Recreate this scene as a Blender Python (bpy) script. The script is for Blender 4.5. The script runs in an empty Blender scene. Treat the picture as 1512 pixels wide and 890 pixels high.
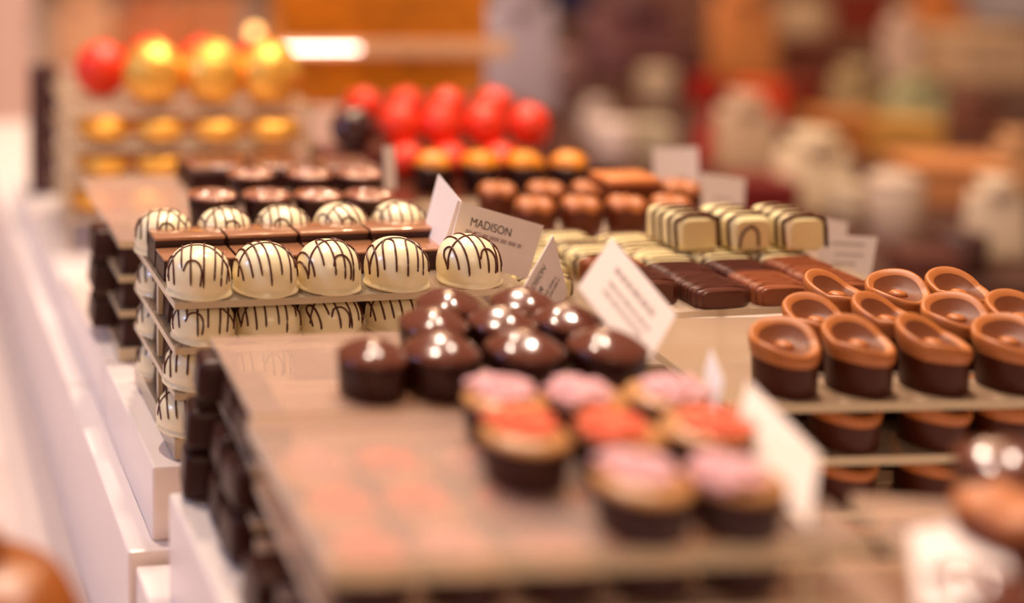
import bpy, bmesh, math, random
from mathutils import Vector, Matrix
R = math.radians
P = 0.03            # one praline pitch, in metres
F = 2000.0          # focal length in pixels of the 1512 px wide frame
PX, PY = 100.0, -190.0   # where the level view axis meets the (shifted) frame
ZC = 0.90           # counter surface
ZCAM = ZC + 12.15 * P
scene = bpy.context.scene

# ------------------------------------------------------------------ camera, world, lights
cam = bpy.data.cameras.new('camera'); camo = bpy.data.objects.new('camera', cam)
scene.collection.objects.link(camo); scene.camera = camo
camo.location = (0, 0, ZCAM); camo.rotation_euler = (R(90), 0, 0)
cam.sensor_width = 36.0; cam.lens = F / 1512 * 36
cam.shift_x = (756 - PX) / 1512; cam.shift_y = -(445 - PY) / 1512
cam.clip_start = 0.02; cam.clip_end = 60
cam.dof.use_dof = True; cam.dof.focus_distance = 20.3 * P; cam.dof.aperture_fstop = 2.1
scene.view_settings.view_transform = 'Standard'; scene.view_settings.look = 'None'
scene.view_settings.gamma = 1.0; scene.view_settings.use_curve_mapping = False
scene.view_settings.exposure = 0.27
scene.cycles.use_denoising = True
scene.cycles.max_bounces = 8; scene.cycles.transparent_max_bounces = 16

def lin(c):
    return tuple(((v/255)/12.92 if v/255 <= .04045 else ((v/255+.055)/1.055)**2.4) for v in c) + (1.0,)

w = bpy.data.worlds.new('world'); scene.world = w; w.use_nodes = True
w.node_tree.nodes['Background'].inputs[0].default_value = lin((255, 214, 184))
w.node_tree.nodes['Background'].inputs[1].default_value = 0.27

def area(name, loc, target, sx, sy, power, col, shape='RECTANGLE'):
    l = bpy.data.lights.new(name, 'AREA'); l.shape = shape; l.size = sx; l.size_y = sy
    l.energy = power; l.color = lin(col)[:3]
    o = bpy.data.objects.new(name, l); scene.collection.objects.link(o); o.location = loc
    o.rotation_euler = (Vector(target) - Vector(loc)).to_track_quat('-Z', 'Y').to_euler()
    return o
MID = (0.25, 0.65, ZC)
for lx, ly, pw in ((-0.12, 0.80, 8.5), (0.46, 0.86, 9.5), (0.16, 1.30, 9.0)):
    area('ceiling_spot', (lx, ly, ZC + 1.5), (lx*.5+.12, .68, ZC), .11, .11, pw, (255, 230, 208), 'DISK')
area('spot_lamp', (0.66, 2.05, ZC + 1.3), MID, .05, .05, 2.0, (255, 205, 160), 'DISK')
area('window_light', (-1.2, 0.5, ZC + 0.85), MID, .14, .2, 5.5, (150, 190, 255))
area('front_fill_lamp', (0.1, -.9, ZC + 1.0), MID, .7, .5, 4.0, (255, 214, 180))
area('background_light', (0.6, 2.2, ZC + 1.9), (0.8, 2.0, ZC), .8, .8, 18, (255, 214, 170))

# ------------------------------------------------------------------ materials
MATS = {}
def mat(name, col, rough=.4, metal=0., coat=0., noise=0., nscale=200., sss=0., bump=0., bscale=300., spec=.5, trans=0.):
    if name in MATS: return MATS[name]
    m = bpy.data.materials.new(name); m.use_nodes = True; nt = m.node_tree; b = nt.nodes['Principled BSDF']
    b.inputs['Base Color'].default_value = lin(col); b.inputs['Roughness'].default_value = rough
    b.inputs['Metallic'].default_value = metal; b.inputs['Coat Weight'].default_value = coat
    b.inputs['Specular IOR Level'].default_value = spec; b.inputs['Transmission Weight'].default_value = trans
    if sss:
        b.inputs['Subsurface Weight'].default_value = sss
        b.inputs['Subsurface Radius'].default_value = (.006, .004, .002); b.inputs['Subsurface Scale'].default_value = .6
    tc = nt.nodes.new('ShaderNodeTexCoord')
    if noise:
        n = nt.nodes.new('ShaderNodeTexNoise'); n.inputs['Scale'].default_value = nscale; n.inputs['Detail'].default_value = 3
        nt.links.new(tc.outputs['Object'], n.inputs['Vector'])
        mx = nt.nodes.new('ShaderNodeMix'); mx.data_type = 'RGBA'
        mx.inputs[6].default_value = lin(tuple(max(0, v*(1-noise)) for v in col))
        mx.inputs[7].default_value = lin(tuple(min(255, v*(1+noise)) for v in col))
        nt.links.new(n.outputs['Fac'], mx.inputs[0]); nt.links.new(mx.outputs[2], b.inputs['Base Color'])
    if bump:
        n2 = nt.nodes.new('ShaderNodeTexNoise'); n2.inputs['Scale'].default_value = bscale
        nt.links.new(tc.outputs['Object'], n2.inputs['Vector'])
        bp = nt.nodes.new('ShaderNodeBump'); bp.inputs['Strength'].default_value = bump; bp.inputs['Distance'].default_value = .001
        nt.links.new(n2.outputs['Fac'], bp.inputs['Height']); nt.links.new(bp.outputs['Normal'], b.inputs['Normal'])
    MATS[name] = m; return m

def acrylic(name, col, clear):
    m = bpy.data.materials.new(name); m.use_nodes = True; nt = m.node_tree
    b = nt.nodes['Principled BSDF']; b.inputs['Base Color'].default_value = lin(col); b.inputs['Roughness'].default_value = .16
    t = nt.nodes.new('ShaderNodeBsdfTransparent'); t.inputs['Color'].default_value = lin((252, 244, 234))
    mx = nt.nodes.new('ShaderNodeMixShader'); mx.inputs[0].default_value = clear
    nt.links.new(b.outputs[0], mx.inputs[1]); nt.links.new(t.outputs[0], mx.inputs[2])
    nt.links.new(mx.outputs[0], nt.nodes['Material Output'].inputs[0]); MATS[name] = m; return m

M_WHITE = mat('white_chocolate', (255, 238, 196), .28, sss=.15, coat=.2)
M_WHITE2 = mat('ivory_chocolate', (248, 228, 172), .33, sss=.2, coat=.1)
M_DRIZ = mat('dark_drizzle', (84, 36, 18), .35)
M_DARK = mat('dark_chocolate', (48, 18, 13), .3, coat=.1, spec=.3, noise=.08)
M_DARKS = mat('dark_chocolate_satin', (56, 25, 20), .4, spec=.3, noise=.06)
M_MILK = mat('milk_chocolate', (164, 112, 80), .13, coat=.5, noise=.05)
M_MILK2 = mat('caramel_milk_chocolate', (176, 102, 46), .42, coat=.0, noise=.08)
M_CUPSIDE = mat('milk_cup_side', (70, 28, 16), .4, spec=.2)
M_TAN = mat('caramel_disc', (196, 138, 84), .35)
M_PINK = mat('pink_crumble', (236, 176, 178), .6, noise=.12)
M_CORAL = mat('coral_crumble', (255, 108, 66), .5, noise=.1)
M_YEL = mat('yellow_orange_topping', (255, 146, 16), .4, noise=.1)
M_GOLD = mat('gold_foil', (255, 190, 84), .42, metal=.6, bump=.6, bscale=90)
M_RED = mat('red_foil', (244, 56, 16), .45, metal=0, coat=.1, bump=.4, bscale=90)
M_PLINTH = mat('white_lacquer', (246, 232, 226), .22, noise=.01, nscale=8)
M_COUNTER = mat('white_stone_counter', (218, 200, 192), .3, noise=.02, nscale=14)
M_CARD = mat('white_card', (240, 226, 222), .6)
M_INK = mat('grey_ink', (178, 160, 160), .7)
M_INKD = mat('dark_ink', (70, 52, 50), .7)
M_ACR = acrylic('clear_acrylic', (190, 172, 150), .6)
M_ACRE = acrylic('acrylic_edge', (232, 212, 180), .25)
M_ACRT = acrylic('tan_acrylic', (186, 158, 132), .22)
M_ACRF = acrylic('frosted_acrylic', (226, 196, 180), .66)

# ------------------------------------------------------------------ projection helpers (points of the real place, in metres)
def on(px, py, h):
    "point seen at this pixel on the level plane h pitches below the lens"
    Y = F*h*P/(py-PY); return Vector(((px-PX)*Y/F, Y, ZCAM-h*P))
def at(px, py, y):
    "point seen at this pixel at depth y (pitches)"
    Y = y*P; return Vector(((px-PX)*Y/F, Y, ZCAM-(py-PY)*Y/F))
def zh(h): return ZCAM - h*P

# ------------------------------------------------------------------ mesh helpers
COL = scene.collection
def mesh(name, verts, faces, mats, smooth=True, midx=None):
    me = bpy.data.meshes.new(name); me.from_pydata([tuple(v) for v in verts], [], faces)
    for m in (mats if isinstance(mats, (list, tuple)) else [mats]): me.materials.append(m)
    if midx:
        for p_, i in zip(me.polygons, midx): p_.material_index = i
    if smooth:
        for p_ in me.polygons: p_.use_smooth = True
    me.update(); return me
def obj(name, me, parent=None, loc=None, rz=0):
    o = bpy.data.objects.new(name, me); COL.objects.link(o)
    if parent: o.parent = parent
    if loc is not None: o.location = loc
    if rz: o.rotation_euler = (0, 0, rz)
    return o
def tag(o, label, cat, group=None, kind=None):
    if label: o['label'] = label
    if cat: o['category'] = cat
    if group: o['group'] = group
    if kind: o['kind'] = kind
    return o
class MB:
    def __init__(s): s.v = []; s.f = []; s.m = []
    def add(s, v, f, mi=0):
        n = len(s.v); s.v += [Vector(x) for x in v]; s.f += [tuple(i+n for i in q) for q in f]; s.m += [mi]*len(f); return s
    def build(s, name, mats, smooth=True): return mesh(name, s.v, s.f, mats, smooth, s.m)
def lathe(prof, n=32, fz=None, fr=None):
    "prof: (r, z) from bottom centre to top centre; fz/fr bend z or r by angle"
    v = []; f = []
    for j, (r, z) in enumerate(prof):
        for i in range(n):
            a = 2*math.pi*i/n
            rr = r*(fr(a, r, z) if fr else 1); zz = z + (fz(a, r, z) if fz else 0)
            v.append((rr*math.cos(a), rr*math.sin(a), zz))
    for j in range(len(prof)-1):
        for i in range(n):
            k = (i+1) % n; f.append((j*n+i, j*n+k, (j+1)*n+k, (j+1)*n+i))
    f.append(tuple(reversed(range(n)))); f.append(tuple((len(prof)-1)*n+i for i in range(n)))
    return v, f
def tube(pts, r, n=6, taper=True):
    v = []; f = []; m = len(pts)
    for i, p in enumerate(pts):
        t = (pts[min(i+1, m-1)] - pts[max(i-1, 0)]).normalized()
        a = t.cross(Vector((.13, .31, .94))).normalized(); b = t.cross(a)
        rr = r*(.55 if taper and i in (0, m-1) else 1)
        for k in range(n):
            q = 2*math.pi*k/n; v.append(p + a*rr*math.cos(q) + b*rr*math.sin(q))
    for i in range(m-1):
        for k in range(n):
            l = (k+1) % n; f.append((i*n+k, i*n+l, (i+1)*n+l, (i+1)*n+k))
    f.append(tuple(reversed(range(n)))); f.append(tuple((m-1)*n+k for k in range(n)))
    return v, f
def rbox(w_, d, h, bev=.06, seg=3, taper=1.0, z0=0.):
    bm = bmesh.new(); bmesh.ops.create_cube(bm, size=1)
    for q in bm.verts:
        s = taper if q.co.z > 0 else 1
        q.co = Vector((q.co.x*w_*s, q.co.y*d*s, (q.co.z+.5)*h + z0))
    if bev: bmesh.ops.bevel(bm, geom=bm.edges[:], offset=bev, segments=seg, profile=.6, affect='EDGES')
    bm.verts.index_update()
    v = [q.co.copy() for q in bm.verts]; f = [tuple(x.index for x in q.verts) for q in bm.faces]; bm.free(); return v, f
def sc(vf, s=P, off=(0, 0, 0), rz=0):
    m = Matrix.Rotation(rz, 3, 'Z'); return [m @ (Vector(q)*s) + Vector(off)*s for q in vf[0]], vf[1]
def catmull(pts, n=8):
    out = []; q = [pts[0]] + pts + [pts[-1]]
    for i in range(1, len(q)-2):
        p0, p1, p2, p3 = q[i-1:i+3]
        for k in range(n):
            t = k/n
            out.append(.5*((2*p1) + (p2-p0)*t + (2*p0-5*p1+4*p2-p3)*t*t + (3*p1-p0-3*p2+p3)*t**3))
    out.append(pts[-1]); return out

LIB = {}
def thing(key, make, loc, rz=0, s=1.0, label=None, cat=None, group=None):
    """make() returns [(part name or None, mesh, [(sub name, mesh)])]; the first call builds, later calls copy meshes by obj.copy()"""
    if key not in LIB:
        name, parts = make()
        if len(parts) == 1 and parts[0][0] is None:
            root = obj(name, parts[0][1])
        else:
            root = bpy.data.objects.new(name, None); COL.objects.link(root); root.empty_display_size = .01
            for pn, me, subs in parts:
                c = obj(pn, me, root)
                for sn, sm in subs: obj(sn, sm, c)
        LIB[key] = root
    else:
        src = LIB[key]; root = src.copy(); COL.objects.link(root)
        for ch in src.children:
            c = ch.copy(); COL.objects.link(c); c.parent = root
            for g in ch.children:
                d = g.copy(); COL.objects.link(d); d.parent = c
    root.location = loc; root.rotation_euler = (0, 0, rz); root.scale = (s,)*3 if not isinstance(s, tuple) else s
    for k in ('label', 'category', 'group'):
        if k in root: del root[k]
    tag(root, label, cat, group); return root

# ------------------------------------------------------------------ chocolates
TA, TCc, TZ, TN = .475, .47, .18, 2.45
def truf_point(d, lift=0.0):
    rd = math.hypot(d.x, d.y); dz = d.z
    if dz >= 0: t = 1/(((rd/TA)**TN + (dz/TCc)**TN)**(1/TN))
    else: t = min(TA*.995/max(rd, 1e-6), -TZ/dz if dz < 0 else 9)
    return d*(t+lift) + Vector((0, 0, TZ))
def make_truffle(seed):
    def mk():
        rnd = random.Random(seed)
        prof = [(.30, 0), (TA*.95, 0), (TA*1.02, .015), (TA*1.02, .045), (TA*.965, .075), (TA*.985, .12)]
        for i in range(17):
            q = math.pi/2*i/16
            c_, s_ = math.cos(q), math.sin(q)
            t = 1/(((c_/TA)**TN + (s_/TCc)**TN)**(1/TN)); prof.append((max(c_*t, .004), TZ + s_*t))
        k1, k2 = rnd.random()*6, rnd.random()*6
        v, f = lathe(prof, 48, fr=lambda a, r, z: 1 + (.02*math.sin(3*a+k1)+.015*math.sin(5*a+k2) if z < .06 else .004*math.sin(2*a+k1)))
        body = mesh('shell', *sc((v, f)), M_WHITE)
        # drizzle: loops that arch over the crown and hang down the front
        def surf(q):
            a, b_ = q.x*1.22, q.y*1.62
            d = Vector((math.sin(a), -math.cos(a)*math.sin(b_), math.cos(a)*math.cos(b_))).normalized()
            if d.z < -.3: d.z = -.3; d.normalize()
            return truf_point(d, .004)
        n = rnd.choice([3, 4, 4]); tw = rnd.uniform(-.28, .28); b2 = MB(); V3 = lambda a, b_: Vector((a, b_, 0))
        step = 1.84/(2*n-1)
        for i in range(n):
            u1 = -.92 + step*2*i + rnd.uniform(-.04, .04); u2 = u1 + step + rnd.uniform(-.05, .05)
            top = rnd.choice([-.75, -.6, -.15, .05]); f1, f2 = rnd.choice([.95, .9, .78, .6]), rnd.choice([.96, .92, .82])
            pts = [V3(u1+tw*.6, f1), V3(u1+tw*.3, (f1+top)*.5), V3(u1+.02, top+.12), V3((u1+u2)/2, top), V3(u2-.02, top+.12), V3(u2+tw*.3, (f2+top)*.5), V3(u2+tw*.6, f2)]
            pts = [V3(max(-1, min(1, q.x)), q.y) for q in pts]
            b2.add(*sc(tube([surf(q) for q in catmull(pts, 7)], .0165, 6)))
        c0, c1 = rnd.uniform(.0, .3), rnd.uniform(-.25, .25)
        pts = [V3(-.98, .75), V3(-.8, .35+c1*.3), V3(-.35, c0*.5), V3(.1, c0*.5-.05), V3(.5, c0+.1), V3(.85, .45-c1*.3), V3(.98, .85)]
        b2.add(*sc(tube([surf(q) for q in catmull(pts, 7)], .0155, 6)))
        if rnd.random() < .65:
            x = rnd.uniform(-.2, .25)
            pts = [V3(x-.28, .66), V3(x-.16, .5), V3(x+.05, .5), V3(x+.17, .66), V3(x+.14, .93)]
            b2.add(*sc(tube([surf(q) for q in catmull(pts, 7)], .016, 6)))
        return 'white_truffle', [('shell', body, []), ('drizzle', b2.build('drizzle', M_DRIZ), [])]
    return mk
def make_slab():
    v, f = sc(rbox(1.14, .84, .30, .035, 3, .97)); top = sc(rbox(1.13, .83, .035, .012, 2, .99, z0=.295))
    return 'chocolate_square', [('filling', mesh('filling', v, f, M_DARKS, False), []), ('milk_top', mesh('milk_top', *top, M_MILK), [])]
def make_square(): # dark square praline, slightly tapered
    b = MB().add(*sc(rbox(.86, .86, .5, .07, 3, .86)))
    return 'dark_square_praline', [(None, b.build('square', M_DARKS), [])]
def make_box(): # large dark square with glossy ridged top
    b = MB().add(*sc(rbox(1.3, 1.3, .40, .04, 3, .95)))
    t = MB().add(*sc(rbox(1.2, 1.2, .09, .04, 3, .9, z0=.40)))
    for i in range(3): t.add(*sc(tube([Vector((-.4+.35*i, -.45, .485)), Vector((-.3+.35*i, 0, .50)), Vector((-.4+.35*i, .45, .485))], .045, 8)))
    return 'large_dark_square_praline', [('base', b.build('base', M_DARKS), []), ('ridged_top', t.build('ridged_top', mat('glossy_brown', (128, 84, 66), .16, coat=.5)), [])]
def make_dome(): # dark cup with glossy mound
    prof = [(.3, 0), (.42, 0), (.44, .03), (.455, .40), (.455, .46), (.43, .5)]
    body = lathe(prof, 40)
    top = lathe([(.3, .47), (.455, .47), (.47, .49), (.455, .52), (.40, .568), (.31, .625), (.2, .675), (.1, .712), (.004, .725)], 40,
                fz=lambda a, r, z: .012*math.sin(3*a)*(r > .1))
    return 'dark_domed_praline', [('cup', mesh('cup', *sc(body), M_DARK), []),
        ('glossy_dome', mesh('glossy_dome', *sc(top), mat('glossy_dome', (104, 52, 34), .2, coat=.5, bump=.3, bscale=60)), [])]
def make_round(): # round cup with swirled flat top
    body = lathe([(.3, 0), (.38, 0), (.40, .03), (.45, .5), (.44, .53)], 36)
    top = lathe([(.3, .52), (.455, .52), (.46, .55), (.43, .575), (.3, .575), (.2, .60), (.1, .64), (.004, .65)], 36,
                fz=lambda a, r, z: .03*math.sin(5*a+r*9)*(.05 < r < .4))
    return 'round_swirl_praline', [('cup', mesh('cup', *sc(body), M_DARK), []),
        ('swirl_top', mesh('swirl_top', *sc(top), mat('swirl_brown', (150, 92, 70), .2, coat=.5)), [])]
def make_scroll():
    body = lathe([(.3, 0), (.395, 0), (.41, .02), (.42, .40), (.43, .46)], 40)
    hood = lambda a, r, z: (.20*max(0, math.sin(a-.1))**.9 + .04*math.sin(2*a+.5))*min(1.0, max(0, (r-.16)/.2))**1.3
    top = lathe([(.42, .36), (.435, .38), (.455, .46), (.455, .51), (.43, .54), (.39, .535), (.33, .51), (.24, .49), (.12, .485), (.004, .485)], 48, fz=lambda a, r, z: hood(a, r, z)*(1 if z > .44 else .35))
    btn = lathe([(.02, .475), (.12, .475), (.13, .50), (.09, .53), (.004, .54)], 20)
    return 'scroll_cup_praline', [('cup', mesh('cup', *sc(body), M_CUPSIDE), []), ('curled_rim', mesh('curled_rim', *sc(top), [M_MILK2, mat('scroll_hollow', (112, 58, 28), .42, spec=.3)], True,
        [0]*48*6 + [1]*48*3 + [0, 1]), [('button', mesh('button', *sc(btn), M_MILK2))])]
def make_topped(crumb, seed, name):
    def mk():
        rnd = random.Random(seed)
        body = lathe([(.3, 0), (.38, 0), (.40, .03), (.46, .40), (.45, .45)], 36)
        disc = lathe([(.2, .43), (.445, .43), (.46, .46), (.43, .50), (.3, .54), (.004, .56)], 36)
        b = MB()
        ico = bmesh.new(); bmesh.ops.create_icosphere(ico, subdivisions=1, radius=1); ico.verts.index_update()
        iv = [q.co.copy() for q in ico.verts]; jf = [tuple(x.index for x in q.verts) for q in ico.faces]; ico.free()
        ox, oy = rnd.uniform(-.08, .08), rnd.uniform(-.02, .14)
        for i in range(70):
            a, r = rnd.random()*6.283, .33*math.sqrt(rnd.random()); s = rnd.uniform(.045, .085)
            c = Vector((ox+r*math.cos(a), oy+r*math.sin(a), .55 + .07*(1-r/.33) + rnd.uniform(-.01, .03)))
            b.add([(c + Vector((q.x*s*rnd.uniform(.8, 1.2), q.y*s, q.z*s*.8)))*P for q in iv], jf)
        return name, [('cup', mesh('cup', *sc(body), M_DARKS), []), ('caramel_disc', mesh('caramel_disc', *sc(disc), M_TAN), []), ('crumble', b.build('crumble', crumb, False), [])]
    return mk
def loft_bar(w_, d, h, rip, nrip, mat_):
    # rounded-rect section in xz, lofted along y with ripples
    v = []; f = []; npt = 40
    nm_ = nrip*6 if rip else 10
    ts = [0, .012, .03, .06] + [.1+.8*i/nm_ for i in range(nm_+1)] + [.94, .97, .988, 1]; ns = len(ts)
    e = .42
    for t in ts:
        en = min(t, 1-t); s = 1 + (rip*math.sin(2*math.pi*nrip*t) if rip else 0); s *= 1 - .2*max(0, 1-en/.1)**2.6
        for k in range(npt):
            a = 2*math.pi*k/npt; c_, s_ = math.cos(a), math.sin(a)
            v.append((math.copysign(abs(c_)**e, c_)*w_/2*s, (t-.5)*d, max(0, math.copysign(abs(s_)**e, s_)*h/2*s + h/2)))
    for j in range(ns-1):
        for k in range(npt):
            l = (k+1) % npt; f.append((j*npt+k, j*npt+l, (j+1)*npt+l, (j+1)*npt+k))
    f.append(tuple(range(npt))); f.append(tuple(reversed([(ns-1)*npt+k for k in range(npt)])))
    me = mesh('bar', *sc((v, f)), mat_); me.polygons[-1].use_smooth = False; me.polygons[-2].use_smooth = False
    return me
def bar_stripes(w_, d, h, ys, r, seed, mname):
    rnd = random.Random(seed); b = MB()
    for y in ys:
        pts = []
        lean = rnd.uniform(-.05, .05)
        for k in range(33):
            a = math.pi*(-.16 + 1.32*k/32); c_, s_ = math.cos(a), math.sin(a); e = .42
            pts.append(Vector((math.copysign(abs(c_)**e, c_)*w_/2*1.01, y+lean*c_ + .015*math.sin(5*a), math.copysign(abs(s_)**e, s_)*h/2*1.01+h/2)))
        b.add(*sc(tube(pts, r, 6)))
    return b.build('stripes', mname)
M_BARD = mat('bar_dark', (96, 46, 30), .3, coat=.2); M_BARM = mat('bar_milk', (156, 86, 50), .28, coat=.2)
def make_bar(kind):
    def mk():
        if kind == 'white':
            return 'striped_white_praline', [('body', loft_bar(.88, .86, .50, 0, 0, M_WHITE2), []), ('stripes', bar_stripes(.88, .86, .50, (-.385, -.2, .0, .2), .034, 3, M_DRIZ), [])]
        if kind == 'white2':
            loopp = [Vector((x, -.435, z)) for x, z in ((-.3, .06), (-.26, .22), (-.14, .34), (0, .36), (.1, .28), (.12, .08))]
            b = MB().add(*sc(tube(catmull(loopp, 5), .026)))
            st = bar_stripes(.88, .86, .50, (-.33, -.1, .15), .034, 5, M_DRIZ)
            return 'looped_white_praline', [('body', loft_bar(.88, .86, .50, 0, 0, M_WHITE2), []), ('stripes', st, []), ('loop', b.build('loop', M_DRIZ), [])]
        m_ = {'dark': M_BARD, 'milk': M_BARM, 'ivory': M_WHITE2}[kind]
        nm = {'dark': 'ridged_dark_praline', 'milk': 'ridged_milk_praline', 'ivory': 'ridged_ivory_praline'}[kind]
        parts = [('body', loft_bar(.90, .96, .42, .09, 9, m_), [])]
        if kind == 'ivory': parts.append(('stripes', bar_stripes(.90, .96, .42, (-.40, -.2, .0, .2, .38), .03, 8, M_DRIZ), []))
        else: parts.append(('stripes', bar_stripes(.905, .96, .425, (-.363, -.256, -.149, -.043, .064, .171, .277, .384), .02, 8, m_), []))
        return nm, parts
    return mk
def make_ball(material, name):
    def mk():
        bm = bmesh.new(); bmesh.ops.create_icosphere(bm, subdivisions=4, radius=.5); rnd = random.Random(4)
        for q in bm.verts:
            c = q.co.normalized(); q.co = c*(.5 + .012*math.sin(9*c.x+4*c.y)+.01*math.sin(13*c.z+6*c.x)+rnd.uniform(-.003, .003)); q.co.z += .5
            if q.co.z < .03: q.co.z = .03 if q.co.z > 0 else 0
        bm.verts.index_update(); v = [q.co.copy() for q in bm.verts]; f = [tuple(x.index for x in q.verts) for q in bm.faces]; bm.free()
        tw = MB()
        for k in range(7):
            a = k*.9; tw.add(*sc(tube([Vector((.03*math.cos(a), .03*math.sin(a), .97)), Vector((.07*math.cos(a), .07*math.sin(a), 1.05))], .025, 5)))
        return name, [('foil', mesh('foil', *sc((v, f)), material), []), ('twist', tw.build('twist', material), [])]
    return mk
def make_plaincup(): # dark cup with yellow-orange topping
    body = lathe([(.3, 0), (.36, 0), (.38, .03), (.46, .52), (.44, .56)], 30)
    top = lathe([(.2, .54), (.38, .54), (.40, .6), (.33, .72), (.18, .82), (.004, .84)], 24, fr=lambda a, r, z: 1+.12*math.sin(4*a))
    return 'orange_topped_praline', [('cup', mesh('cup', *sc(body), M_DARK), []), ('fruit_topping', mesh('fruit_topping', *sc(top), M_YEL), [])]
def make_nugget(): # rough milk rosette
    body = lathe([(.3, 0), (.36, 0), (.42, .1), (.44, .34), (.40, .42)], 30)
    top = lathe([(.3, .40), (.42, .40), (.44, .46), (.36, .52), (.2, .56), (.004, .54)], 30, fz=lambda a, r, z: .03*math.sin(6*a)*(r > .1))
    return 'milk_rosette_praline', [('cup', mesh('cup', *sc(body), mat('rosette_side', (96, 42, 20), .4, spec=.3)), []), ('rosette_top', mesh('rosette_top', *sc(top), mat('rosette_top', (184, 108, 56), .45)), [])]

# ------------------------------------------------------------------ setting
def box_ob(name, origin, a, w_, d, z0, z1, m_, bev=.06, label=None, cat=None, kind=None, smooth=False):
    "box whose front-left corner stands at origin (x, y metres), width/depth in pitches"
    v, f = rbox(w_, d, (z1-z0)/P, bev, 2)
    v = [Vector((q.x+w_/2, q.y+d/2, q.z))*P for q in v]
    o = obj(name, mesh(name, v, f, m_, smooth), None, (origin[0], origin[1], z0), a)
    tag(o, label, cat, None, kind); return o
def plane_box(name, x0, x1, y0, y1, z0, z1, m_):
    v = [(x, y, z) for z in (z0, z1) for y in (y0, y1) for x in (x0, x1)]
    f = [(0, 2, 3, 1), (4, 5, 7, 6), (0, 1, 5, 4), (2, 6, 7, 3), (0, 4, 6, 2), (1, 3, 7, 5)]
    return tag(obj(name, mesh(name, v, f, m_, False)), None, None, None, 'structure')
plane_box('floor', -3, 5, -1.5, 6.5, -.05, 0, mat('floor_tile', (178, 150, 140), .5, noise=.05, nscale=3))
plane_box('wall_back', -3, 5, 6.5, 6.6, 0, 3.2, mat('wall_tan', (190, 150, 120), .8, noise=.04, nscale=2))
plane_box('wall_left', -3.1, -3, -1.5, 6.5, 0, 3.2, mat('wall_rose', (200, 170, 160), .8, noise=.04, nscale=2))
A0 = R(7.9)
u0 = Vector((math.cos(A0), math.sin(A0), 0)); v0 = Vector((-math.sin(A0), math.cos(A0), 0))
# long display counter
tag(obj('display_counter', mesh('display_counter', [Vector((x*P, y*P, z)) for z in (0.02, ZC) for y in (4, 135) for x in (-14, 24)],
    [(0, 2, 3, 1), (4, 5, 7, 6), (0, 1, 5, 4), (2, 6, 7, 3), (0, 4, 6, 2), (1, 3, 7, 5)], M_COUNTER, False)), 'long white stone counter under the whole chocolate display', 'counter')
hb = 9.5; ha = 8.45
cB = on(189, 815, hb)
box_ob('plinth', cB, A0, 14, 6.2, ZC, zh(hb), M_PLINTH, .05, 'low white base block below the front left plinth, its left side facing the bare counter', 'plinth')
q = cB + v0*6.25*P
box_ob('plinth', q, A0, 14, 8.3, ZC, zh(hb), M_PLINTH, .05, 'low white base block farther back under the stack of dark squares', 'plinth')
q = cB + v0*14.6*P
box_ob('plinth', q, A0, 14, 18, ZC, zh(hb), M_PLINTH, .05, 'low white base block under the stack of gold balls', 'plinth')
cA = on(225, 690, ha)
box_ob('plinth', cA, A0, 5.9, 4.2, zh(hb), zh(ha), M_PLINTH, .05, 'white plinth carrying the stacked trays of striped white truffles', 'plinth')
q = cA + v0*4.25*P
box_ob('plinth', q, A0, 6.2, 5.2, zh(hb), zh(ha), M_PLINTH, .05, 'white plinth carrying the stack of dark square pralines', 'plinth')
q = cA + v0*9.5*P
box_ob('plinth', q, A0, 14, 10.5, zh(hb), zh(8.75), M_PLINTH, .05, 'white plinth carrying the gold and red foil balls', 'plinth')
hD = 9.65; hCp = 8.25
q = on(200, 835, hD) - v0*6*P
box_ob('plinth', q, A0, 14, 6, ZC, zh(hD), M_PLINTH, .05, 'low white base block nearest the camera at the bottom edge', 'plinth')
q = on(249, 727, hCp) - v0*7*P
box_ob('plinth', q, A0, 6.2, 7, zh(hD), zh(hCp), M_PLINTH, .05, 'white plinth carrying the front stack with the pink and coral topped pralines', 'plinth')

# ------------------------------------------------------------------ trays
def tray(c, a, w_, d, z, label, group, th=.10, m_=None, posts=(), lip=True):
    "thin acrylic sheet: top face at z, front-left corner c, small lip at the back, standing on acrylic feet"
    b = MB()
    def bx(x0, x1, y0, y1, z0, z1, edge_all=False):
        v = [Vector((x, y, z_))*P for z_ in (z0, z1) for y in (y0, y1) for x in (x0, x1)]
        n = len(b.v); b.v += v
        for k, q in enumerate([(0, 2, 3, 1), (4, 5, 7, 6), (0, 1, 5, 4), (2, 6, 7, 3), (0, 4, 6, 2), (1, 3, 7, 5)]):
            b.f.append(tuple(i+n for i in q)); b.m.append(1 if (k > 1 or edge_all) else 0)
    bx(0, w_, 0, d, -th, 0)
    o = obj('acrylic_tray', b.build('acrylic_tray', [m_ or M_ACR, M_ACRE], False), None, (c[0], c[1], z), a)
    tag(o, label, 'tray', group)
    for (x, y, hgt) in posts:
        b2 = MB().add(*sc(rbox(.09, .09, hgt, .01, 1)))
        fo = obj('foot', b2.build('foot', M_ACRE, False), o, Vector((x, y, -th-hgt))*P)
    return o
ORD = ['first', 'second', 'third', 'fourth', 'fifth', 'sixth', 'seventh', 'eighth']
LEV = ['top', 'second highest', 'third highest', 'lowest']

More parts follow.
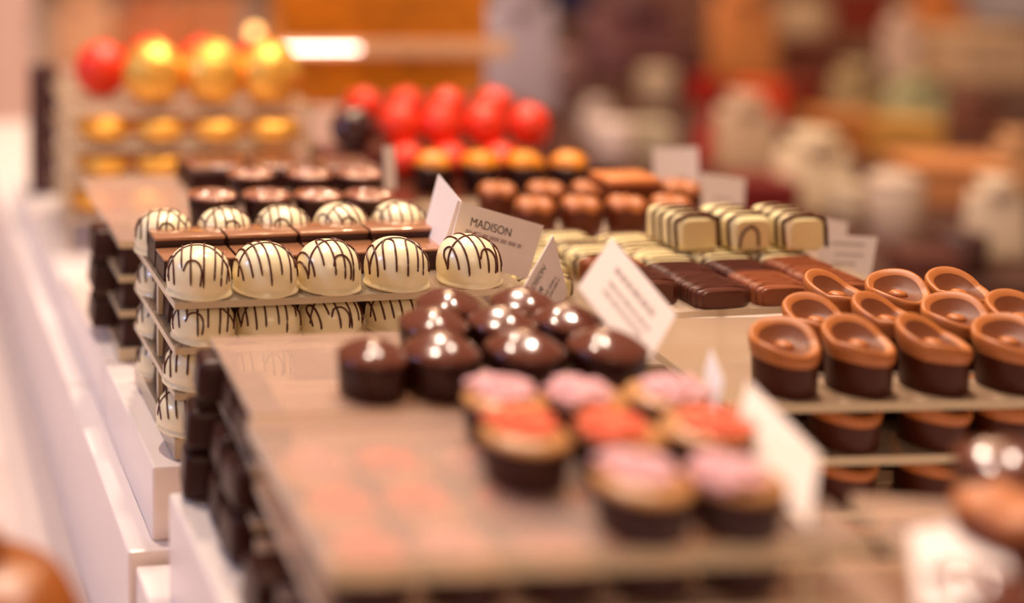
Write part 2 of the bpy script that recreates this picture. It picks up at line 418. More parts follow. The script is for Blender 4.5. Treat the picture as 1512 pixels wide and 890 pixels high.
# ---- T: truffle stack
cT = on(258, 447, 6.18)
TH = [6.18, 6.83, 7.48, 8.13]
def uv(c, a, x, y, z): 
    return Vector((c[0], c[1], z)) + Vector((math.cos(a)*x - math.sin(a)*y, math.sin(a)*x + math.cos(a)*y, 0))*P
G_T = 'striped white truffles'
for L, h in enumerate(TH):
    tray(cT, A0, 5.35, 3.1, zh(h), f'{LEV[L]} acrylic tray in the stack of striped white truffles', 'trays of the truffle stack', th=.10 if L < 3 else .3,
         posts=((.1, 1.5, .545), (5.2, .15, .545), (5.2, 2.9, .545)) if L < 3 else ())
    # front row
    xs = [.45, 1.45, 2.43, 3.48, 4.62] if L == 0 else ([.52, 1.5, 2.45, 3.5] if L == 1 else ([.40, 1.4] if L == 2 else [.30, 1.35]))
    for i, x in enumerate(xs):
        dz = 1.06 if L == 0 else .86
        s = (1, 1, dz*1.0)
        thing(f'truf{(i*2+L*3) % 7}', make_truffle(11+(i*2+L*3) % 7), uv(cT, A0, x, .42, zh(h)), A0 + (i*37 % 5-2)*.12, s,
              f'striped white truffle, {ORD[i]} from left, front row of the {LEV[L]} truffle tray', 'truffle', G_T)
    xs = [.40, 1.42, 2.40, 3.40, 4.40] if L == 0 else [.42]
    for i, x in enumerate(xs):
        thing(f'truf{(i*3+L+1) % 7}', make_truffle(11+(i*3+L+1) % 7), uv(cT, A0, x, 2.62, zh(h)), A0 + (i*23 % 5-2)*.14, (1, 1, 1.02 if L == 0 else .86),
              f'striped white truffle, {ORD[i]} from left, back row of the {LEV[L]} truffle tray', 'truffle', G_T)
    for r_, y in enumerate((1.32, 1.95) if L else (1.32, 2.0)):
        for i in range(4 if L < 2 else 1):
            if L == 0:
                thing('slab', make_slab, uv(cT, A0, .62+1.17*i, y - .0, zh(h)), A0, (1, .75, 1.0+.42*r_),
                      f'milk-topped chocolate square, {ORD[i]} from left, {"nearer" if r_ == 0 else "farther"} row between truffles', 'praline', 'flat squares between the truffles')
            else:
                thing('square', make_square, uv(cT, A0, .55+1.0*i, y, zh(h)), A0, (1, .66, .95),
                      f'dark square praline, {ORD[i]} from left, {"nearer" if r_ == 0 else "farther"} middle row of the {LEV[L]} truffle tray', 'praline', 'dark squares inside the truffle stack')

# ---- D: dark square stack behind left
aD = R(7)
cD = on(176, 407, 6.95)
DH = [6.36, 6.95, 7.55, 8.2]
for L, h in enumerate(DH):
    tray(cD, aD, 5.2 if L == 0 else 3.2, 4.9 if L == 0 else 2.4, zh(h), (f'wide mostly bare acrylic tray on top of the dark square stack' if L == 0 else f'{LEV[L]} acrylic tray in the stack of dark squares on the left'),
         'trays of the dark square stack', th=.12 if L < 3 else .22, m_=M_ACRF if L == 0 else None, posts=((2.9, .15, .5),) if L < 3 else ())
    if L:
        for r_ in range(2):
            for i in range(2):
                thing('square', make_square, uv(cD, aD, .50+.98*i - .38*r_*(i == 0), .5+1.0*r_, zh(h)), aD, (1, 1, .93),
                      f'dark square praline, {ORD[i]} from left, {"front" if r_ == 0 else "rear"} row, {LEV[L]} tray of the left stack', 'praline', 'dark squares in the left stack')
rz_ = R(7)
for i, px in enumerate((313, 394, 470, 545)):
    thing('round', make_round, at(px, 0, 24.3)*1 - Vector((0, 0, 0)), rz_) if False else None
    Y = 24.4*P
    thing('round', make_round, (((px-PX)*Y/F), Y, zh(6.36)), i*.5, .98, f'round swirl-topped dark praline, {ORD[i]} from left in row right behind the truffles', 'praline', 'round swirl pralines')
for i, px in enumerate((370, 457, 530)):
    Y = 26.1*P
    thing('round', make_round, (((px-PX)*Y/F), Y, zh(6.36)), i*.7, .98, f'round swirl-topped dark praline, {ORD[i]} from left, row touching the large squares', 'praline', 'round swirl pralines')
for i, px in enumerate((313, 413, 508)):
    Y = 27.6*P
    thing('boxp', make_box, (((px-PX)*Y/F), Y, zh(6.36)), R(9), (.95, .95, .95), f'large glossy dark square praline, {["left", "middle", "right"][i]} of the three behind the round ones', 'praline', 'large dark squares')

# ---- gold stack
gY = 31.0
GH = [5.5, 6.32, 7.12, 7.92]
gc = Vector(((96-PX)*gY*P/F, gY*P, 0))
for L, h in enumerate(GH):
    tray(gc, R(5), 5.9, 4.5, zh(h), f'{LEV[L]} acrylic tray of the gold foil ball stack', 'trays of the gold ball stack', th=.12, posts=((.1, .1, .62), (5.7, .1, .62)) if L < 3 else ((.1, .1, .74), (5.7, .1, .74)))
for i, px in enumerate((227, 315, 398)):
    Y = 31.8*P
    thing('gold', make_ball(M_GOLD, 'gold_foil_ball'), ((px-PX)*Y/F, Y, zh(5.5)), i, 1.5, f'gold foil ball, {ORD[i]} from the left on the top gold tray', 'chocolate ball', 'gold foil balls')
for i, px in enumerate((150, 222, 300, 385)):
    Y = (33.0 if i == 0 else 33.9)*P
    thing('redb', make_ball(M_RED, 'red_foil_ball'), ((px-PX)*Y/F, Y, zh(5.5)), i, 1.34, f'red foil ball, {ORD[i]} from the left behind the top gold balls', 'chocolate ball', 'red foil balls behind the gold ones')
for L in (1, 2, 3):
    for i, px in enumerate((155, 236, 320, 403) if L < 3 else (140, 222)):
        Y = 31.7*P
        thing('gold', make_ball(M_GOLD, 'gold_foil_ball'), ((px-PX)*Y/F, Y, zh(GH[L])), i+L, (1.36, 1.36, .68), f'gold foil ball, {ORD[i]} from the left on the {LEV[L]} gold tray', 'chocolate ball', 'gold foil balls')

# ---- F: front stacks (a: dark domes, b: pink and coral)
aF = R(5)
ca = on(375, 612, 6.3); cb = on(482, 832, 6.3)
FH = [6.3, 6.93, 7.56, 8.13]
for L, h in enumerate(FH[:3]):
    tray(ca, aF, 4.75 if L == 0 else 4.4, 2.62, zh(h), f'{LEV[L]} acrylic tray under the dark domed pralines in the front', 'trays of the dark dome stack', th=.10, m_=M_ACRF, posts=((4.3, .2, .52), (4.3, 2.3, .52)))
for L, h in enumerate((6.3, 7.02, 7.7)):
    off = v0*(.0 if L == 0 else .2)*P + u0*(0.1 if L else 0)*P
    tray(cb+off, aF, 5.3, 3.3 - (.2 if L else 0), zh(h), f'{LEV[L]} acrylic tray under the pink and coral topped pralines nearest the camera', 'trays of the pink praline stack', th=.2 if L == 0 else .12, m_=M_ACRF, posts=((4.7, .2, .5 if L == 0 else .45), (4.7, 2.5, .5 if L == 0 else .45)))
def place_px(key, mk, px, y, h, rz, s, label, cat, group):
    Y = y*P; return thing(key, mk, ((px-PX)*Y/F, Y, zh(h)), rz, s, label, cat, group)
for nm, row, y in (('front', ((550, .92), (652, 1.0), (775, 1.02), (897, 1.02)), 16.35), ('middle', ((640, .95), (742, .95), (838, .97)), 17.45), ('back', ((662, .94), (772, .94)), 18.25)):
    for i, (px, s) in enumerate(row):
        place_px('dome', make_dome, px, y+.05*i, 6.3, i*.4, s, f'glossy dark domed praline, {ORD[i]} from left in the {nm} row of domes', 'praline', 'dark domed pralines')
for nm, kind, row, y in (('back pink', 'pink', (745, 865, 985), 14.95), ('coral', 'coral', (775, 915, 1043), 14.02), ('front pink', 'pink', (948, 1085), 12.95)):
    for i, px in enumerate(row):
        m_ = M_PINK if kind == 'pink' else M_CORAL
        place_px(kind+str(i % 2), make_topped(m_, 5+i, kind+'_topped_praline'), px, y+.06*i, 6.3, i*2.1+.3, 1.0, f'{kind} crumble praline, {ORD[i]} from left in the {nm} row, top front tray', 'praline', 'pink and coral topped pralines')
# lower layer of the pink stack, seen through the tray
k = 0
for r_, y in enumerate((13.25, 14.15, 15.05)):
    for i in range(5):
        kind = ('pink', 'coral', 'pink')[r_] if (i+r_) % 3 else 'coral'
        c = uv(cb, aF, .62+.93*i, .72+.95*r_, zh(7.02))
        thing(kind+str(i % 2), make_topped(M_PINK if kind == 'pink' else M_CORAL, 5+i % 2, kind+'_topped_praline'), c, i*1.3, (.95, .95, .78), f'{kind} topped praline under the front tray, {ORD[i]} from left, {["front", "middle", "back"][r_]} row', 'praline', 'topped pralines under the front tray')
for i in range(5):
    c = uv(cb, aF, .62+.93*i, .72, zh(7.7))
    thing('square', make_square, c, aF, (1, 1, .95), f'dark square praline on the lowest front tray, {ORD[i]} from left', 'praline', 'dark squares low in the front stack')
for r_, y in enumerate((1.2, 2.3)):
    c = uv(cb, aF, .25, y+.3, zh(8.22)); thing('square', make_square, c, aF, (1, .9, 1.15), f'dark square praline standing on the front plinth, {["nearer", "farther"][r_]} one', 'praline', 'dark squares on the front plinth')
# dark pieces down the left edge of stack a
for L, h in enumerate((6.93, 7.56, 8.22)):
    for r_ in range(3):
        thing('dcube', lambda: ('dark_cube_praline', [(None, MB().add(*sc(rbox(.62, .72, .54, .13, 4, .84))).build('dark_cube_praline', M_DARKS), [])]),
              uv(ca, aF, (.02, -.12, -.16)[L] + .12*(r_ == 1) + .22*r_*.5, 2.3-.85*r_, zh(h)), aF + .1*(r_-1), (1, 1, .95 if L < 2 else 1.1), f'dark cube praline at the left edge under the domes, {["rear", "middle", "front"][r_]} one, {["upper", "middle", "bottom"][L]} level', 'praline', 'dark cubes at the left edge of the dome stack')

# ---- S: striped bars
hS = 6.85; cS = on(935, 464, hS)
tray(cS - u0*1.2*P, A0, 6.2, 3.4, zh(hS), 'acrylic tray under the ridged dark and ivory bars', 'trays on the right', th=.1, posts=((.2, .2, 2.5), (5.9, .2, 2.5), (3, 3.2, 2.5)))
colsS = [-1.0, .47, 1.52, 2.57, 3.62]
for ci, x in enumerate(colsS):
    kinds = (['dark', 'dark', 'ivory', 'ivory'] if ci in (2,) else (['milk', 'dark', 'ivory', 'ivory'] if ci == 3 else (['dark', 'milk', 'ivory', 'ivory'] if ci == 1 else ['ivory', 'ivory', 'ivory', 'ivory'])))
    if ci == 4: kinds = ['milk', 'milk', 'ivory', 'ivory']
    for r_, kd in enumerate(kinds):
        if ci == 0 and r_ == 0: continue
        thing('bar'+kd, make_bar(kd), uv(cS, A0, x + (.0 if ci else .25*r_-.25), .42+(.25 if ci == 1 else 0)+(0, .72, 1.42, 2.25)[r_], zh(hS)), A0+.03*((ci+r_) % 3-1), (1, .86 if r_ != 1 else .62, (.98 if ci == 1 else .78) + .06*r_*(ci != 1)),
              f'ridged {kd} bar praline, {ORD[ci]} column from left, {ORD[r_]} from the front', 'praline', 'ridged bar pralines')
for i, px in enumerate((1006, 1084, 1162)):
    Y = 23.45*P
    thing('w'+('2' if i == 1 else '1'), make_bar('white2' if i == 1 else 'white'), ((px-PX)*Y/F, Y, zh(hS-.385)), A0+.02, (.86, 1.15, 1.22), f'ivory block praline with brown stripes, {["left", "middle", "right"][i]} of the three on top', 'praline', 'striped ivory blocks on top')

# ---- R: scroll cups
hR = 6.9; cR = on(1078, 598, hR)
RH = [6.9, 7.6, 8.3, 9.0]
for L, h in enumerate(RH):
    tray(cR, R(3), 5.6, 3.35, zh(h), f'{LEV[L]} acrylic tray of the scroll cup stack on the right', 'trays of the scroll cup stack', th=.12, m_=M_ACRT if L == 0 else None, posts=((.1, 3.2, .56 if L < 3 else .45), (5.4, .2, .56 if L < 3 else .45)))
    if L == 0:
        rows = [((1158, 1267, 1378, 1490), 17.9), ((1212, 1315, 1420), 18.95), ((1238, 1328, 1414), 20.3)]
        rows = [(rows[0][0], 18.05), ((1206, 1310, 1412, 1508), 19.05), ((1236, 1326, 1416), 20.2)]
    else:
        rows = [((1245-6*L+6, 1377-6*L+6, 1482), 18.05), ((1190, 1300, 1410, 1500), 19.1)] if L < 3 else [((1255, 1370), 18.05)]
    for r_, (row, y) in enumerate(rows):
        for i, px in enumerate(row):
            place_px('scroll', make_scroll, px, y+.05*i, h, -.35+.5*((i+r_) % 3), (.95, .98, 1.18) if L == 0 else (1.0, .98, .98), f'milk scroll cup praline, {ORD[i]} from left, {["front", "middle", "back"][r_]} row, {LEV[L]} scroll tray', 'praline', 'milk scroll cup pralines')

# ---- G: nearest right corner stack
cG = on(1352, 835, 6.6)
for L, h in enumerate((6.6, 7.25)):
    tray(cG + Vector((-.25*L*P, 0, 0)), R(-9), 3.6, 1.5, zh(h), f'{["upper", "lower"][L]} acrylic tray of the stack at the bottom right corner', 'trays at the bottom right', th=.14, m_=M_ACRF, posts=((.3, .2, .45), (2.2, .3, .45)) if L == 0 else ((.5, .5, 2.2), (2.2, .5, 2.2)))
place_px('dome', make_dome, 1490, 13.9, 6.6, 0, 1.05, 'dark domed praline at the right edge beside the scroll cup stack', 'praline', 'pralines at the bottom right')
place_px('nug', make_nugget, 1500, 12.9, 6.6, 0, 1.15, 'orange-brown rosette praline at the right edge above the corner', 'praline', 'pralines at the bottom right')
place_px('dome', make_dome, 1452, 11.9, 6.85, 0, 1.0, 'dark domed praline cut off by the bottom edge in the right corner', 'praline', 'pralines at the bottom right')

# ---- M: milk rosettes, red balls and orange tops (middle distance)
hM = 6.76
tray(on(700, 352, hM), R(7), 5.2, 2.9, zh(hM), 'acrylic tray of milk rosettes behind the folded name card', 'trays in the middle distance', th=.1, posts=((.2, .2, 2.6), (5, .2, 2.6)))
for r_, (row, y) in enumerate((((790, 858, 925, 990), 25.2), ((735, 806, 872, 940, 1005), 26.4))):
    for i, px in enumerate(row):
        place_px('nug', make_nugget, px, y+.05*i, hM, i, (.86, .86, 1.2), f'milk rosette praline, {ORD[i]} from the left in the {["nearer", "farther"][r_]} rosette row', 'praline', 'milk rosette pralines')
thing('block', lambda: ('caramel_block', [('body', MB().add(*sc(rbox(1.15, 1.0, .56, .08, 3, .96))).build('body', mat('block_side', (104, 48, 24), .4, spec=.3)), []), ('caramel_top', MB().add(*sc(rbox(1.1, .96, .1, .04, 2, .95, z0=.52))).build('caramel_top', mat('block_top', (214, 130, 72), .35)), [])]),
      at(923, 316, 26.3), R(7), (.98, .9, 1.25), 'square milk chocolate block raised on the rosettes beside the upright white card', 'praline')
hY = 6.9
tray(on(585, 300, hY), R(6), 5.3, 6.4, zh(hY), 'dark edged tray under the orange topped pralines', 'trays in the middle distance', th=.18, m_=acrylic('dark_acrylic', (96, 54, 40), .1), posts=((.2, .2, 1.65), (5, .2, 1.65)))
for i, px in enumerate((640, 710, 775, 840)):
    place_px('yel', make_plaincup, px, 29.3, hY, i, 1.0, f'dark praline with orange fruit topping, {ORD[i]} from the left', 'praline', 'orange topped pralines')
place_px('square', make_square, 884, 29.8, hY, .2, 1.0, 'dark square praline at the right end of the orange topped row', 'praline', None)
for i, px in enumerate((590, 652, 716, 782)):
    place_px('redb', make_ball(M_RED, 'red_foil_ball'), px, 31.3, hY-.52, i, (.94, .94, 1.0), f'red foil ball, {ORD[i]} from the left in the front row of red balls', 'chocolate ball', 'red foil balls in the middle')
for i, px in enumerate((600, 590+75, 740)):
    place_px('redb', make_ball(M_RED, 'red_foil_ball'), px, 30.6, hY, i, (.9, .9, .75), f'red foil ball, {ORD[i]} from left, low behind the orange tops', 'chocolate ball', 'red foil balls in the middle')
for i, px in enumerate((537, 600, 662, 730)):
    place_px('redb', make_ball(M_RED, 'red_foil_ball'), px, 33.4, hY-.62, i, .92, f'red foil ball, {ORD[i]} from the left in the back row of red balls', 'chocolate ball', 'red foil balls in the middle')
box_ob('riser', on(560, 232, 7.55)+Vector((0, 0, 0)), R(6), 4.9, 3.2, zh(8.75), zh(hY-.5)-.0005, mat('riser_dark', (96, 40, 34), .4), .05, 'dark riser lifting the rows of red foil balls', 'riser')
place_px('darkb', make_ball(mat('dark_foil', (60, 26, 24), .2, coat=.4), 'dark_chocolate_ball'), 522, 31.2, 6.4, 0, (1.1, 1.1, .95), 'dark chocolate ball left of the red foil balls', 'chocolate ball', None)
box_ob('riser', Vector(((480-PX)*30.6*P/F, 30.6*P, 0)), R(6), 1.4, 1.4, zh(8.75), zh(6.4)-.0005, mat('riser_dark', (96, 40, 34), .4), .05, 'small dark riser under the dark chocolate ball', 'riser')

# ------------------------------------------------------------------ cards
def card(TL, TR, BL, label, lines=(), words=(), th=.012, group='white name cards', leaf=None, name='name_card'):
    a, b, c = (at(*TL), at(*TR), at(*BL)); ex = (b-a); ey = (c-a); n = ex.cross(ey).normalized()  # towards back
    W_, H_ = ex.length, ey.length
    root = bpy.data.objects.new(name, None); COL.objects.link(root); root.empty_display_size = .01; root.location = a+ey
    tag(root, label, 'card', group)
    def leafmesh(o_, ex_, ey_, nm):
        nn = ex_.cross(ey_).normalized()*th*P
        base = root.location
        vs = [o_+nn*s+ex_*i+ey_*j-base for s in (0, 1) for (i, j) in ((0, 0), (1, 0), (1, 1), (0, 1))]
        return obj(nm, mesh(nm, vs, [(3, 2, 1, 0), (4, 5, 6, 7), (0, 1, 5, 4), (1, 2, 6, 5), (2, 3, 7, 6), (3, 0, 4, 7)], M_CARD, False), root)
    l = leafmesh(a, ex, ey, 'front_leaf')
    if leaf:
        a2, b2, c2 = at(*leaf[0]), at(*leaf[1]), at(*leaf[2]); leafmesh(a2, b2-a2, c2-a2, 'rear_leaf')
    if lines:
        bb = MB()
        for (x0, x1, y0, hh) in lines:
            rnd = random.Random(int(x0*99+y0*77)); x = x0
            while x < x1:
                wl = rnd.uniform(.05, .12); q = [a - root.location - n*.006*P*(-1 if False else 1)*1.0 + ex*xx + ey*yy for xx, yy in ((x, y0), (min(x+wl, x1), y0), (min(x+wl, x1), y0+hh), (x, y0+hh))]
                bb.add(q, [(3, 2, 1, 0)]); x += wl+.02
        obj('printed_lines', bb.build('printed_lines', M_INK, False), l)
    exn, eyn = ex.normalized(), ey.normalized()
    up = -(ey - exn*ey.dot(exn)).normalized()
    for (txt, x, y, size, m_) in words:
        cu = bpy.data.curves.new('lettering', 'FONT'); cu.body = txt; cu.size = size*H_; cu.materials.append(m_); cu.align_x = 'LEFT'
        tmp = bpy.data.objects.new('lettering_curve', cu); COL.objects.link(tmp); bpy.context.view_layer.update()
        me = bpy.data.meshes.new_from_object(tmp); bpy.data.objects.remove(tmp)
        t = obj('lettering', me, l)
        z = exn.cross(up)
        M = Matrix((exn, up, z)).transposed().to_4x4(); M.translation = a - root.location + ex*x + ey*y + z*.008*P
        t.matrix_local = M
    return root
card((676, 296, 21.0), (803, 333, 21.6), (650, 377, 20.8), 'folded card lettered MADISON tilted behind the fifth front truffle',
     lines=((.18, .82, .44, .07),), words=(('MADISON', .20, .36, .21, M_INKD),), leaf=((647, 257, 22.3), (681, 297, 21.0), (624, 345, 22.0)))
card((757, 452, 18.75), (817, 347, 19.5), (780, 540, 18.9), 'narrow pointed card with dark lettering between truffle and tilted card', words=(('MADISON', .26, .24, .15, M_INKD), ('NOIR', .34, .44, .15, M_INKD)), lines=((.5, .85, .52, .05), (.45, .9, .62, .05)))
card((903, 350, 18.1), (999, 464, 17.3), (853, 424, 17.4), 'large tilted white card with grey lines above the dark domed pralines', lines=((.22, .8, .26, .09), (.24, .84, .50, .06), (.24, .8, .66, .06)))
card((965, 219, 27.6), (1031, 217, 27.8), (966, 306, 27.3), 'taller upright white card behind the striped ivory blocks', lines=((.5, .75, .5, .06),))
card((1036, 255, 26.6), (1101, 264, 26.9), (1030, 330, 26.4), 'smaller upright white card right of the taller upright one', lines=((.3, .8, .45, .05), (.3, .75, .6, .05)))
card((1138, 306, 24.6), (1252, 329, 25.2), (1130, 385, 24.4), 'leaning white card behind the rightmost card of the bar tray', lines=((.3, .85, .3, .05),))
card((1213, 345, 23.6), (1296, 350, 24.1), (1200, 412, 23.3), 'white card right of the ivory bars in front of a leaning card', lines=((.2, .8, .16, .06), (.3, .8, .4, .05), (.3, .7, .6, .05)))
card((1049, 514, 16.5), (1068, 562, 15.9), (1034, 574, 16.3), 'thin white card seen nearly edge-on beside the coral praline')
card((1105, 562, 14.9), (1211, 672, 14.0), (1082, 655, 13.9), 'large blurred white card leaning at the right end of the front tray')
card((1342, 782, 13.0), (1470, 764, 13.4), (1360, 905, 11.4), 'white card lying at the bottom right corner beside the dark praline')
card((566, 216, 25.9), (583, 216, 26.3), (568, 280, 25.9), 'slim white card standing edge-on behind the round swirl pralines')

# ------------------------------------------------------------------ foreground jar bottom left
def make_jar():
    v, f = lathe([(.3, 0), (.95, 0), (1.05, .1), (1.08, 4.2), (1.0, 4.9), (.8, 5.25), (.5, 5.42), (.004, 5.46)], 48)
    k = lathe([(.02, 5.44), (.16, 5.44), (.2, 5.6), (.12, 5.75), (.004, 5.78)], 20)
    return 'amber_jar', [('jar_body', mesh('jar_body', *sc((v, f)), mat('amber_glaze', (150, 80, 24), .3)), []), ('knob', mesh('knob', *sc(k), mat('amber_glaze', (150, 80, 24), .3)), [])]
thing('jar', make_jar, (-.0262*1.0 + .002, 13.2*P, ZC), 0, (1, 1, 1.0), 'amber brown domed jar cut off by the bottom left corner', 'jar')

# ------------------------------------------------------------------ background goods, each standing on the counter at its own depth
HC = 12.15
def bag_mesh(nm, w_, d, h, m_, seed):
    rnd = random.Random(seed); v = []; f = []; n = 24; lv = 9
    for j in range(lv):
        t = j/(lv-1)
        ww = w_*(1 - .1*t + .06*math.sin(3*t)); dd = d*(1-.75*t**1.6)
        for i in range(n):
            a = 2*math.pi*i/n; c_, s_ = math.cos(a), math.sin(a)
            x = math.copysign(abs(c_)**.5, c_)*ww/2; y = math.copysign(abs(s_)**.5, s_)*dd/2
            v.append((x+rnd.uniform(-.01, .01)*w_, y+rnd.uniform(-.01, .01)*w_, h*t + (.02*h*math.sin(5*a) if j == lv-1 else 0)))
    for j in range(lv-1):
        for i in range(n):
            k_ = (i+1) % n; f.append((j*n+i, j*n+k_, (j+1)*n+k_, (j+1)*n+i))
    f.append(tuple(reversed(range(n)))); f.append(tuple((lv-1)*n+i for i in range(n)))
    return mesh(nm, *sc((v, f)), m_)
def goods(kind, px, pyb, wpx, hpx, col, label, cat, rough=.5, metal=0.):
    Y = F*HC/(pyb-PY); X = (px-PX)*Y/F; w_ = wpx*Y/F; h = hpx*Y/F
    colname = 'goods_%d_%d_%d_%d' % (*col, int(metal*10)); m_ = mat(colname, col, rough, metal=metal, noise=.06, nscale=30)
    onb = X > 15.4+.017*(Y-38.5) and Y > 38.6
    loc = (X*P, Y*P, ZC + (.012 if onb else 0))
    if kind == 'bag':
        root = bpy.data.objects.new('gift_bag', None); COL.objects.link(root); root.location = loc
        obj('bag_body', bag_mesh('bag_body', w_, w_*.6, h*.82, m_, px), root)
        tie = lathe([(w_*.2, h*.78), (w_*.24, h*.8), (w_*.2, h*.83), (w_*.3, h), (w_*.25, h)], 16, fr=lambda a, r, z: 1+.15*math.sin(6*a)*(z > h*.9))
        obj('gathered_top', mesh('gathered_top', *sc(tie), m_), root)
    elif kind == 'box':
        root = bpy.data.objects.new('gift_box', None); COL.objects.link(root); root.location = loc
        obj('box_body', mesh('box_body', *sc(rbox(w_, w_*.8, h*.8, .05, 2)), m_, False), root)
        obj('lid', mesh('lid', *sc(rbox(w_*1.05, w_*.85, h*.2, .04, 2, z0=h*.8)), m_, False), root)
    elif kind == 'tub':
        root = bpy.data.objects.new('lidded_tub', None); COL.objects.link(root); root.location = loc
        obj('tub_body', mesh('tub_body', *sc(lathe([(.1, 0), (w_*.42, 0), (w_*.44, .05), (w_*.5, h*.8), (w_*.48, h*.82)], 28)), m_), root)
        obj('lid', mesh('lid', *sc(lathe([(.1, h*.8), (w_*.5, h*.8), (w_*.51, h*.88), (w_*.3, h*.97), (.01, h)], 28)), m_), root)
    root.rotation_euler = (0, 0, (px % 7-3)*.06); root.empty_display_size = .01
    tag(root, label, cat); return root
# dark board that carries the goods on the right
bd = [on(905, 420, HC-.4), on(1900, 420, HC-.4)]
box_ob('display_board', (bd[0].x, bd[0].y, 0), R(-1), 34, 60, ZC, ZC+.012, mat('board_wood', (74, 38, 24), .8, noise=.15, nscale=20), .05, 'dark wooden board under the wrapped goods at the back right', 'board')
GL = [
 # right background
 ('bag', 1200, 330, 110, 120, (222, 196, 160), 'broad cream gift bag in the middle of the wrapped goods at the back right', 'bag'),
 ('tub', 1322, 370, 75, 100, (206, 180, 156), 'greyish cream tub before the orange goods at the back right', 'tub'),
 ('tub', 1255, 345, 60, 60, (196, 172, 142), 'small beige tub right of the broad cream gift bag', 'tub'),
 ('bag', 1100, 268, 85, 115, (206, 172, 140), 'oval tan gift bag below the orange-red box', 'bag'),
 ('box', 1120, 335, 90, 55, (120, 20, 18), 'dark red gift box beside the small upright card', 'box'),
 ('bag', 1045, 262, 30, 70, (190, 22, 22), 'narrow red gift bag behind the taller upright card', 'bag'),
 ('box', 1120, 185, 60, 50, (240, 78, 24), 'orange-red gift box above the oval tan bag', 'box'),
 ('box', 1042, 165, 34, 40, (196, 34, 20), 'small red gift box left of the orange-red one', 'box'),
 ('box', 1175, 175, 60, 45, (140, 44, 26), 'brick red gift box right of the orange-red one', 'box'),
 ('box', 1400, 310, 130, 60, (214, 140, 84), 'long apricot gift box at the back right', 'box'),
 ('bag', 1470, 400, 80, 120, (216, 190, 160), 'tall cream gift bag at the right edge', 'bag'),
 ('tub', 1420, 420, 70, 60, (70, 34, 26), 'dark brown tub before the tall cream bag', 'tub'),
 ('box', 1365, 430, 80, 40, (92, 44, 32), 'flat dark brown box behind the scroll cups', 'box'),
 ('bag', 1500, 300, 70, 90, (206, 150, 100), 'caramel gift bag at the right edge above the cream one', 'bag'),
 ('box', 1240, 235, 90, 55, (190, 120, 60), 'amber gift box behind the broad cream bag', 'box'),
 ('box', 1330, 245, 90, 55, (206, 150, 70), 'honey coloured gift box behind the small beige tub', 'box'),
 ('bag', 1352, 200, 80, 75, (176, 168, 120), 'sage green gift bag at the back right', 'bag'),
 ('bag', 1440, 215, 80, 70, (120, 66, 44), 'brown gift bag below the big beige box', 'bag'),
 ('bag', 1265, 185, 80, 80, (170, 140, 96), 'olive beige gift bag left of the sage green one', 'bag'),
 ('bag', 1330, 130, 50, 105, (226, 190, 164), 'tall slim pale pink gift bag at the back right', 'bag'),
 ('box', 1440, 125, 120, 70, (228, 188, 146), 'big beige gift box near the top right corner', 'box'),
 ('box', 1200, 120, 60, 55, (120, 60, 40), 'brown gift box between the round cream tub and the slim pink bag', 'box'),
 ('tub', 1187, 90, 75, 80, (206, 170, 130), 'round cream tub near the top of the picture', 'tub'),
 ('bag', 1095, 130, 95, 150, (214, 132, 68), 'tall amber gift bag behind the red boxes', 'bag'),
 ('bag', 1385, 75, 90, 90, (230, 134, 62), 'orange gift bag near the top right', 'bag'),
 ('box', 1270, 60, 70, 70, (150, 56, 34), 'rust coloured gift box near the top', 'box'),
 ('box', 1480, 30, 80, 40, (226, 220, 226), 'pale white gift box in the top right corner', 'box'),
 ('bag', 930, 120, 150, 120, (112, 66, 66), 'large plum brown gift bag at the back behind the red balls', 'bag'),
 ('box', 990, 150, 80, 60, (96, 50, 46), 'dark plum box right of the large plum bag', 'box'),
 ('box', 1010, 60, 80, 70, (150, 100, 80), 'rose brown box behind the plum bag', 'box'),
 ('tub', 970, 165, 55, 55, (196, 170, 140), 'beige tub between the plum bag and the amber bag', 'tub'),
 ('bag', 880, 215, 45, 55, (220, 196, 180), 'small pale gift bag right of the red foil balls', 'bag'),
 ('tub', 905, 250, 60, 60, (226, 200, 186), 'pale tub right of the orange topped pralines', 'tub'),
 ('box', 955, 245, 60, 50, (206, 190, 160), 'pale beige box behind the taller upright card', 'box'),
 ('box', 838, 30, 60, 46, (36, 34, 84), 'navy blue box at the top of the picture', 'box'),
 ('bag', 765, 190, 110, 210, (178, 160, 166), 'large lavender grey bag behind the red foil balls', 'bag'),
 ('tub', 830, 165, 60, 80, (150, 110, 110), 'dusky pink tub right of the lavender bag', 'tub'),
 # left background
 ('bag', 120, 100, 90, 120, (224, 166, 122), 'peach gift bag at the upper left', 'bag'),
 ('bag', 220, 90, 100, 100, (206, 116, 62), 'copper gift bag at the upper left right of the peach one', 'bag'),
 ('box', 310, 80, 90, 90, (214, 142, 96), 'apricot gift box between the copper bag and the golden box', 'box'),
 ('box', 420, 60, 70, 70, (150, 110, 80), 'taupe gift box left behind the golden box', 'box'),
 ('box', 12, 200, 66, 230, (214, 176, 160), 'tall rose coloured box at the left edge', 'box'),
]
for g in GL: goods(*g, rough=.35 if 'golden' in g[6] else .5, metal=.3 if 'golden' in g[6] else 0)
def emis(name, col, st):
    m = bpy.data.materials.new(name); m.use_nodes = True; b = m.node_tree.nodes['Principled BSDF']
    b.inputs['Emission Color'].default_value = lin(col); b.inputs['Emission Strength'].default_value = st; b.inputs['Base Color'].default_value = lin(col); return m
YG = 43.0
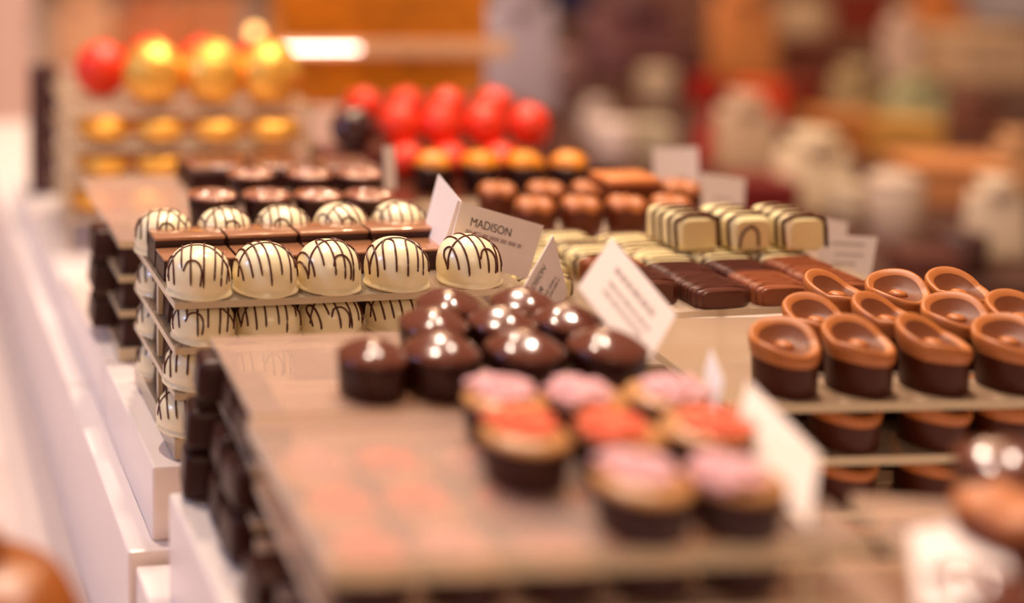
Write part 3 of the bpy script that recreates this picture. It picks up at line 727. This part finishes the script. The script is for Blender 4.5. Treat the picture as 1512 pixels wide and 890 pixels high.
def golden_case():
    k = YG/F; w_ = 290*k
    b = rbox(w_, w_*.45, 170*k, .15, 2, 1.03)
    rim = rbox(w_*1.12, .25, 22*k, .03, 2, z0=72*k)
    glint = rbox(112*k, .06, 3*k, .01, 1, z0=82*k)  # thin glowing bar that imitates a bright reflection along the rim
    m1 = mat('golden_case', (200, 118, 20), .35, metal=.3, noise=.25, nscale=40)
    return 'golden_gift_case', [('case', mesh('case', *sc(b), m1, False), []), ('rim', mesh('rim', *sc(rim, off=(w_*.05, -w_*.225-.1, 0)), mat('rim_cream', (226, 176, 130), .4), False), []),
        ('rim_glint', mesh('rim_glint', *sc(glint, off=(-w_*.5+50*k, -w_*.225-.28, 0)), emis('glint_glow', (255, 232, 220), 9), False), [])]
hq = 335*YG/F
thing('case', golden_case, ((552-PX)*YG*P/F, YG*P, zh(hq)), 0, 1.0, 'wide golden gift case with a cream rim and painted white glint in the upper middle', 'gift case')
box_ob('pedestal', Vector(((400-PX)*(YG-2)*P/F, (YG-1.9)*P, 0)), 0, 6.9, 3.6, zh(hb), zh(hq)-.0005, mat('pedestal_pale', (224, 190, 168), .5), .05, 'pale pedestal under the golden gift case', 'pedestal')
def highlight_globe():  # added glowing globe on a stem, stands in for a blurred highlight
    h = (9.5-5.15)
    highlight_stem = lathe([(.25, 0), (.35, 0), (.35, .1), (.06, .18), (.05, h-.3), (.12, h-.2)], 20)
    glb = lathe([(.03, h-.22)] + [(.2*math.sin(math.pi*(i+.5)/12), h-.02-.2*math.cos(math.pi*(i+.5)/12)) for i in range(12)], 20)
    return 'highlight_globe', [('highlight_stem', mesh('highlight_stem', *sc(highlight_stem), mat('highlight_stem_brass', (180, 130, 70), .35, metal=.7)), []), ('globe', mesh('globe', *sc(glb), emis('highlight_glow', (255, 196, 118), 3.2)), [])]
thing('globe', highlight_globe, ((376-PX)*43.5*P/F, 43.5*P, zh(hb)), 0, 1.0, 'small glowing globe added as a highlight left of the golden gift case', 'lamp')  # not a real lamp, added stand-in for a blurred highlight
box_ob('slim_box', Vector(((45-PX)*36.5*P/F, 36.5*P, 0)), R(5), .75, .9, zh(8.75), zh(5.3), mat('dark_plum', (74, 40, 40), .5), .04, 'tall slim dark box left of the gold foil ball stack', 'box')
